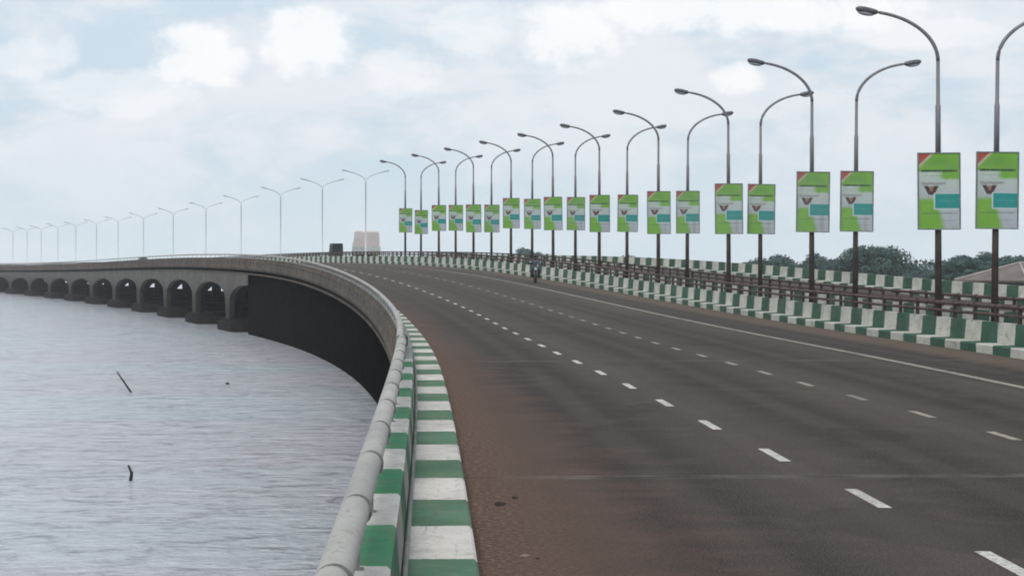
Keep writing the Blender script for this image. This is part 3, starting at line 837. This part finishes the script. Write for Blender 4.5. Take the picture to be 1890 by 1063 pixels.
def car(px, off, color, label, rev=False):
    r = place('car', px, off, label, 'car', rev)
    m = cmat('car_paint', color, .35)
    bm = bmesh.new(); hull(bm, [(-2.15, .74, .7, .35, .85), (-2.05, .84, .78, .28, .98), (-.9, .86, .8, .26, .98), (1.0, .86, .8, .26, .95), (1.9, .84, .76, .28, .82), (2.15, .74, .66, .34, .7)]); finish('body', bm, m, r)
    bm = bmesh.new(); hull(bm, [(-1.75, .72, .66, .93, .99), (-1.15, .74, .56, .93, 1.42), (.1, .74, .56, .93, 1.46), (1.0, .74, .66, .9, 1.0)]); finish('cabin', bm, M_glassd, r)
    bm = bmesh.new(); box(bm, -.56, .56, -1.1, .08, 1.44, 1.485, bev=.02); finish('roof', bm, m, r)
    for sx in (-1, 1):
        wheel(r, sx * .76, -1.35, .31, .2); wheel(r, sx * .76, 1.3, .31, .2)
        bm = bmesh.new(); box(bm, -.14, .14, -2.17, -2.1, .6, .75); finish('tail_light', bm, M_tail, r, loc=(sx * .6, 0, 0))
car(263, 9.5, (.035, .035, .03), 'tiny dark car far off above the parapet on the left')

# ------------------------------------------------------------------ motorcycle and rider, coming towards the camera
mo = 12.75; ms = s_ray(988, mo)
hdm = math.pi + R(2)
mc = empty('motorcycle', P(ms, mo, .004), hdm); tag(mc, 'black motorcycle coming this way beside the median barrier', 'motorcycle')
blk = cmat('black_motorcycle_paint', (.012, .012, .013), .35)
def mwheel(y, rad):
    bm = bmesh.new(); n = 26
    pr = [(rad - .1, -.035), (rad - .03, -.055), (rad, -.02), (rad, .02), (rad - .03, .055), (rad - .1, .035)]
    rings = [[bm.verts.new((yy, r_ * math.cos(t), r_ * math.sin(t))) for t in [2 * math.pi * j / n for j in range(n)]] for r_, yy in pr]
    for A, B in zip(rings, rings[1:] + rings[:1]):
        for j in range(n): bm.faces.new((A[j], A[(j + 1) % n], B[(j + 1) % n], B[j]))
    w = finish('wheel', bm, M_tyre, mc, smooth=True, loc=(0, y, rad))
    bm = bmesh.new(); tube(bm, [(-.06, 0, 0), (.06, 0, 0)], .05, 10)
    for j in range(6):
        a = math.pi * 2 * j / 6; tube(bm, [(0, 0, 0), (0, math.cos(a) * (rad - .08), math.sin(a) * (rad - .08))], .008, 5)
    finish('rim', bm, M_rim, w)
mwheel(.66, .30); mwheel(-.62, .30)
bm = bmesh.new()
for sx in (-1, 1): tube(bm, [(sx * .09, .66, .30), (sx * .09, .46, .86)], .025, 8)
tube(bm, [(-.11, .45, .88), (.11, .45, .88)], .025, 8); finish('fork', bm, M_rim, mc)
bm = bmesh.new(); tube(bm, [(-.36, .30, 1.04), (-.3, .36, 1.04), (-.1, .44, .96), (.1, .44, .96), (.3, .36, 1.04), (.36, .30, 1.04)], .017, 8)
for sx in (-1, 1): tube(bm, [(sx * .28, .37, 1.04), (sx * .34, .40, 1.2)], .008, 5); box(bm, sx * .36 - .06, sx * .36 + .06, .39, .41, 1.17, 1.25)
finish('handlebar', bm, M_tyre, mc)
bm = bmesh.new(); tube(bm, [(0, .46, .9), (0, .54, .9), (0, .57, .9)], [.06, .1, .095], 14); hl = finish('headlight', bm, cmat('headlight_glass', (.55, .56, .58), .15), mc)
bm = bmesh.new(); hull(bm, [(-.1, .1, .1, .62, .84), (.05, .15, .13, .6, .92), (.28, .15, .12, .62, .96), (.42, .07, .06, .7, .88)]); finish('fuel_tank', bm, blk, mc)
bm = bmesh.new(); hull(bm, [(-.78, .09, .09, .72, .84), (-.6, .14, .13, .70, .84), (-.1, .13, .12, .70, .80)]); finish('seat', bm, M_tyre, mc)
bm = bmesh.new(); box(bm, -.14, .14, -.2, .28, .25, .62, bev=.05); finish('engine', bm, cmat('engine_metal', (.05, .05, .05), .5, .5), mc)
bm = bmesh.new()
N = 10
for sgn, yc in ((1, .66),):
    pts = [(0, yc + .36 * math.cos(t), .30 + .36 * math.sin(t)) for t in [R(20 + 12 * i) for i in range(N)]]
    for a, b in zip(pts, pts[1:]):
        bm.faces.new([bm.verts.new(q) for q in ((-.07, a[1], a[2]), (.07, a[1], a[2]), (.07, b[1], b[2]), (-.07, b[1], b[2]))])
finish('mudguard', bm, blk, mc)
bm = bmesh.new(); hull(bm, [(.30, .30, .26, .38, .92), (.40, .29, .24, .36, .98), (.50, .16, .13, .48, .96)])
finish('fairing', bm, blk, mc)
# rider: one skinned surface
V = {'pel': (0, -.32, .90, .15), 'waist': (0, -.28, 1.06, .135), 'chest': (0, -.20, 1.26, .165), 'sho': (0, -.17, 1.38, .11), 'neck': (0, -.14, 1.46, .055), 'head': (0, -.11, 1.56, .085), 'crown': (0, -.11, 1.66, .08)}
for sx, n in ((-1, 'l'), (1, 'r')):
    V['s' + n] = (sx * .19, -.17, 1.37, .065); V['e' + n] = (sx * .36, .02, 1.16, .045); V['w' + n] = (sx * .34, .26, 1.07, .032); V['p' + n] = (sx * .335, .34, 1.06, .038)
    V['h' + n] = (sx * .12, -.28, .86, .11); V['k' + n] = (sx * .25, .14, .80, .085); V['a' + n] = (sx * .23, .0, .42, .06); V['f' + n] = (sx * .26, .14, .36, .042)
E = [('pel', 'waist'), ('waist', 'chest'), ('chest', 'sho'), ('sho', 'neck'), ('neck', 'head'), ('head', 'crown')]
for n in 'lr': E += [('sho', 's' + n), ('s' + n, 'e' + n), ('e' + n, 'w' + n), ('w' + n, 'p' + n), ('pel', 'h' + n), ('h' + n, 'k' + n), ('k' + n, 'a' + n), ('a' + n, 'f' + n)]
keys = list(V)
me = bpy.data.meshes.new('rider_skeleton'); me.from_pydata([V[q][:3] for q in keys], [(keys.index(a), keys.index(b)) for a, b in E], [])
tmp = bpy.data.objects.new('rider_tmp', me); COL.objects.link(tmp)
sk = tmp.modifiers.new('Skin', 'SKIN'); tmp.modifiers.new('Sub', 'SUBSURF').levels = 2
for i, q in enumerate(keys):
    me.skin_vertices[0].data[i].radius = (V[q][3], V[q][3] * (.75 if q in ('chest', 'waist', 'pel', 'sho') else 1)); me.skin_vertices[0].data[i].use_root = (q == 'pel')
dg = bpy.context.evaluated_depsgraph_get(); dg.update()
body = bpy.data.meshes.new_from_object(tmp.evaluated_get(dg)); bpy.data.objects.remove(tmp)
body.materials.clear()
for m in (cmat('shirt_cloth', (.13, .16, .20), .85), cmat('dark_trousers_cloth', (.02, .022, .028), .9), cmat('brown_skin', (.12, .065, .045), .6), cmat('black_shoe_leather', (.015, .015, .015), .5)): body.materials.append(m)
for p in body.polygons:
    c = p.center; p.use_smooth = True
    if c.z > 1.45 and abs(c.x) < .14: mi = 2
    elif c.y > .24 and c.z > 1.0: mi = 2
    elif c.z > .95 and c.y < .3: mi = 0
    elif c.z < .44: mi = 3
    else: mi = 1
    p.material_index = mi
body.name = 'person'
pr_ = link('person', body); pr_.location = P(ms, mo, .004); pr_.rotation_euler = (0, 0, hdm)
tag(pr_, 'rider in a grey blue shirt and dark trousers sitting on the black motorcycle', 'person')
def ellip(name, loc, sc_, m, parent, seg=14):
    bm = bmesh.new(); bmesh.ops.create_uvsphere(bm, u_segments=seg, v_segments=10, radius=1)
    bmesh.ops.transform(bm, matrix=Matrix.Diagonal((*sc_, 1)), verts=bm.verts)
    return finish(name, bm, m, parent, smooth=True, loc=loc)
bm = bmesh.new(); bmesh.ops.create_uvsphere(bm, u_segments=18, v_segments=12, radius=1)
for v in bm.verts:
    v.co = Vector((v.co.x * .125, v.co.y * .145, v.co.z * .135))
    if v.co.z < -.03: v.co.z = -.03 - (v.co.z + .03) * .1; v.co.x *= .96
finish('helmet', bm, blk, pr_, smooth=True, loc=(0, -.12, 1.655))
ellip('nose', (0, -.012, 1.575), (.016, .02, .022), bpy.data.materials['brown_skin'], pr_, 8)
for sx in (-1, 1):
    ellip('eye', (sx * .034, -.022, 1.60), (.012, .008, .008), cmat('eye_white', (.6, .58, .55), .3), pr_, 8)
    for j in range(4):
        bm = bmesh.new(); yy = .315 + 0 * j; xx = sx * (.30 + .022 * j)
        tube(bm, [(xx, .345, 1.075), (xx, .372, 1.055), (xx, .362, 1.03), (xx, .34, 1.025)], [.010, .0095, .009, .007], 6); finish('finger', bm, bpy.data.materials['brown_skin'], pr_)
    bm = bmesh.new(); tube(bm, [(sx * .285, .33, 1.06), (sx * .28, .345, 1.035), (sx * .29, .34, 1.02)], [.012, .011, .009], 6); finish('thumb', bm, bpy.data.materials['brown_skin'], pr_)

# ------------------------------------------------------------------ stakes in the water, debris on the road
M_wood = simple('wet_dark_wood', (.02, .017, .015), (.045, .038, .033), 3, .8)
def wpt(px, py): z = HC / (py - 480); return Vector(((px - 945) * z, z * F, WATER))
def stake(px, py, dpx, r, label, bend=0., n='stake'):
    b = wpt(px, py); z = b.y / F
    d = Vector((dpx[0] * z, 0, dpx[1] * z)); bm = bmesh.new()
    pts = [-d * .25 + Vector((0, 0, -.1)), Vector((0, 0, 0)), d * .5 + Vector((bend * z, 0, 0)), d]
    tube(bm, pts, [r, r, r * .85, r * .6], 9)
    o = finish(n, bm, M_wood, loc=b); tag(o, label, 'stake', None)
stake(242, 724, (-26, 38), .055, 'thin dark wooden stake leaning left out of the water')
stake(241, 887, (-4, 29), .06, 'short thick dark stump poking out of the water nearer the camera', 4)
b = wpt(420, 709); bm = bmesh.new(); bmesh.ops.create_icosphere(bm, subdivisions=2, radius=.13)
for v in bm.verts: v.co.z *= .6; v.co += v.co * .3 * noise.noise(v.co * 9)
tag(finish('float', bm, M_wood, loc=b + Vector((0, 0, .04))), 'tiny dark float on the water right of the leaning stake', 'float')
def rpt(px, py): z = CH / (py - 480); return Vector(((px - 945) * z, z * F, 0))
def lump(px, py, w, label, m, fl=.3, seed=0):
    bm = bmesh.new(); bmesh.ops.create_icosphere(bm, subdivisions=3, radius=w)
    for v in bm.verts:
        nz = 1 + .5 * noise.noise(v.co * 9 / max(w, .01) * .12 + Vector((seed, 0, 0)))
        v.co = Vector((v.co.x * nz, v.co.y * nz * 1.8, max(v.co.z * fl * nz, -.002)))
    tag(finish('debris', bm, m, smooth=True, loc=rpt(px, py) + Vector((0, 0, .004))), label, 'debris')
M_deb = simple('dark_rag', (.02, .015, .012), (.05, .035, .03), 20, .9)
M_stone = simple('pale_grit', (.30, .22, .18), (.2, .15, .12), 20, .9)
lump(922, 931, .05, 'black scrap lying on the sandy road edge', M_deb, .6, 1)
lump(951, 919, .03, 'smaller black scrap just beyond the larger one', M_deb, .6, 3)
lump(968, 1026, .035, 'pale pebble patch on the road near the bottom of the picture', M_stone, .25, 5)
lump(993, 1031, .015, 'tiny dark pebble beside the pale one at the bottom', M_deb, .5, 7)

# ------------------------------------------------------------------ haze over the lagoon
HAZE = .0002
bm = bmesh.new(); box(bm, -1500, 1500, -60, 2600, WATER - 2, 60)
hz = finish('haze', bm, None); tag(hz, kind='structure')
hm = bpy.data.materials.new('humid_air'); hm.use_nodes = True; nt = hm.node_tree; nt.nodes.clear()
vs = nt.nodes.new('ShaderNodeVolumeScatter'); vs.inputs['Density'].default_value = HAZE; vs.inputs['Color'].default_value = (.94, .98, 1, 1); vs.inputs['Anisotropy'].default_value = .2
mo_ = nt.nodes.new('ShaderNodeOutputMaterial'); nt.links.new(vs.outputs[0], mo_.inputs['Volume'])
hz.data.materials.append(hm)

# ------------------------------------------------------------------ sky, sun, camera
SUN_EL, SUN_ROT = R(52), R(205)
w = bpy.data.worlds.new('World'); sc.world = w; w.use_nodes = True
class WN(NT):
    def __init__(self): self.t = w.node_tree; self.n = self.t.nodes
k = WN(); bg = k.n['Background']
sky = k.new('ShaderNodeTexSky', sky_type='NISHITA'); sky.sun_disc = False; sky.sun_elevation = SUN_EL; sky.sun_rotation = SUN_ROT; sky.dust_density = 3
gen = k.coord('Generated')
sep = k.new('ShaderNodeSeparateXYZ'); k.put(sep.inputs[0], gen)
c1 = k.noise(gen, 9, 7, .62, (1, 1, 2.3), .3); c2 = k.noise(gen, 26, 6, .6, (1, 1, 1.7), .2); c3 = k.noise(gen, 3.4, 5, .6, (1, 1, 2.6), .4)
def blob(px, py, rx, ry):
    """soft cumulus head in a fixed compass direction"""
    d = Vector(((px - 945) / F, 1, (480 - py) / F)); 
    dx = k.math('SUBTRACT', k.math('DIVIDE', sep.outputs[0], k.math('MAXIMUM', sep.outputs[1], .05)), d.x)
    dz = k.math('SUBTRACT', k.math('DIVIDE', sep.outputs[2], k.math('MAXIMUM', sep.outputs[1], .05)), d.z)
    warp = k.math('MULTIPLY', k.math('SUBTRACT', c2, .5), 3.4)
    warp2 = k.math('MULTIPLY', k.math('SUBTRACT', k.noise(gen, 60, 6, .65), .5), 1.9)
    q = k.math('ADD', k.math('POWER', k.math('ABSOLUTE', k.math('MULTIPLY', dx, F / rx)), 2.), k.math('POWER', k.math('ABSOLUTE', k.math('MULTIPLY', dz, F / ry)), 2.))
    q = k.math('ADD', k.math('ADD', q, warp), warp2)
    return k.math('SUBTRACT', 1., k.step(q, .35, 1.35))
bl = None
for a in ((370, 110, 100, 60), (560, 80, 95, 65), (740, 130, 75, 50), (1045, 75, 110, 62), (60, 105, 80, 40), (1400, 20, 330, 45), (1370, 150, 60, 35), (250, 170, 160, 45), (880, 60, 90, 50), (1700, 60, 160, 30)):
    b_ = k.mul(blob(*a), 1.0 if a[0] not in (250, 740, 60, 880, 1700) else .5)
    bl = b_ if bl is None else k.math('MAXIMUM', bl, b_)
cov = k.step(k.math('ADD', k.math('MULTIPLY', c1, .65), k.math('MULTIPLY', c3, .45)), .47, .60)
haze_h = k.math('SUBTRACT', 1., k.step(sep.outputs[2], -.01, .075))      # paler, cyan-grey air low down
base = k.mix(.10, (6.5, 7.9, 9.0), sky.outputs[0])
cl = k.mix(cov, base, (8.4, 8.75, 9.3))
cl = k.mix(k.mul(k.step(c2, .4, .7), .22), cl, (7.0, 7.7, 8.7))
cl = k.mix(k.mul(haze_h, .8), cl, (6.9, 8.3, 9.0))
cl = k.mix(k.mul(bl, .8), cl, (10.4, 10.5, 10.6))
k.put(bg.inputs['Color'], cl); bg.inputs['Strength'].default_value = .1

sun = bpy.data.lights.new('Sun', 'SUN'); sun.energy = 1.35; sun.angle = R(14); sun.color = (1, .94, .85)
so = bpy.data.objects.new('Sun', sun); COL.objects.link(so)
d = Vector((math.sin(SUN_ROT) * math.cos(SUN_EL), math.cos(SUN_ROT) * math.cos(SUN_EL), math.sin(SUN_EL)))
so.rotation_euler = d.to_track_quat('Z', 'Y').to_euler()

cam = bpy.data.cameras.new('Camera'); co_ = bpy.data.objects.new('Camera', cam); COL.objects.link(co_); sc.camera = co_
co_.location = (0, 0, CH); co_.rotation_euler = (R(90), 0, 0)
cam.sensor_width = 36; cam.lens = 36 * F / 1890; cam.shift_y = -51.5 / 1890; cam.clip_end = 12000; cam.clip_start = .1
sc.view_settings.view_transform = 'Standard'; sc.view_settings.look = 'None'; sc.view_settings.exposure = 0; sc.view_settings.gamma = 1
sc.render.engine = 'CYCLES'; sc.cycles.pixel_filter_type = 'BLACKMAN_HARRIS'; sc.cycles.filter_width = 1.9
sc.cycles.volume_bounces = 1
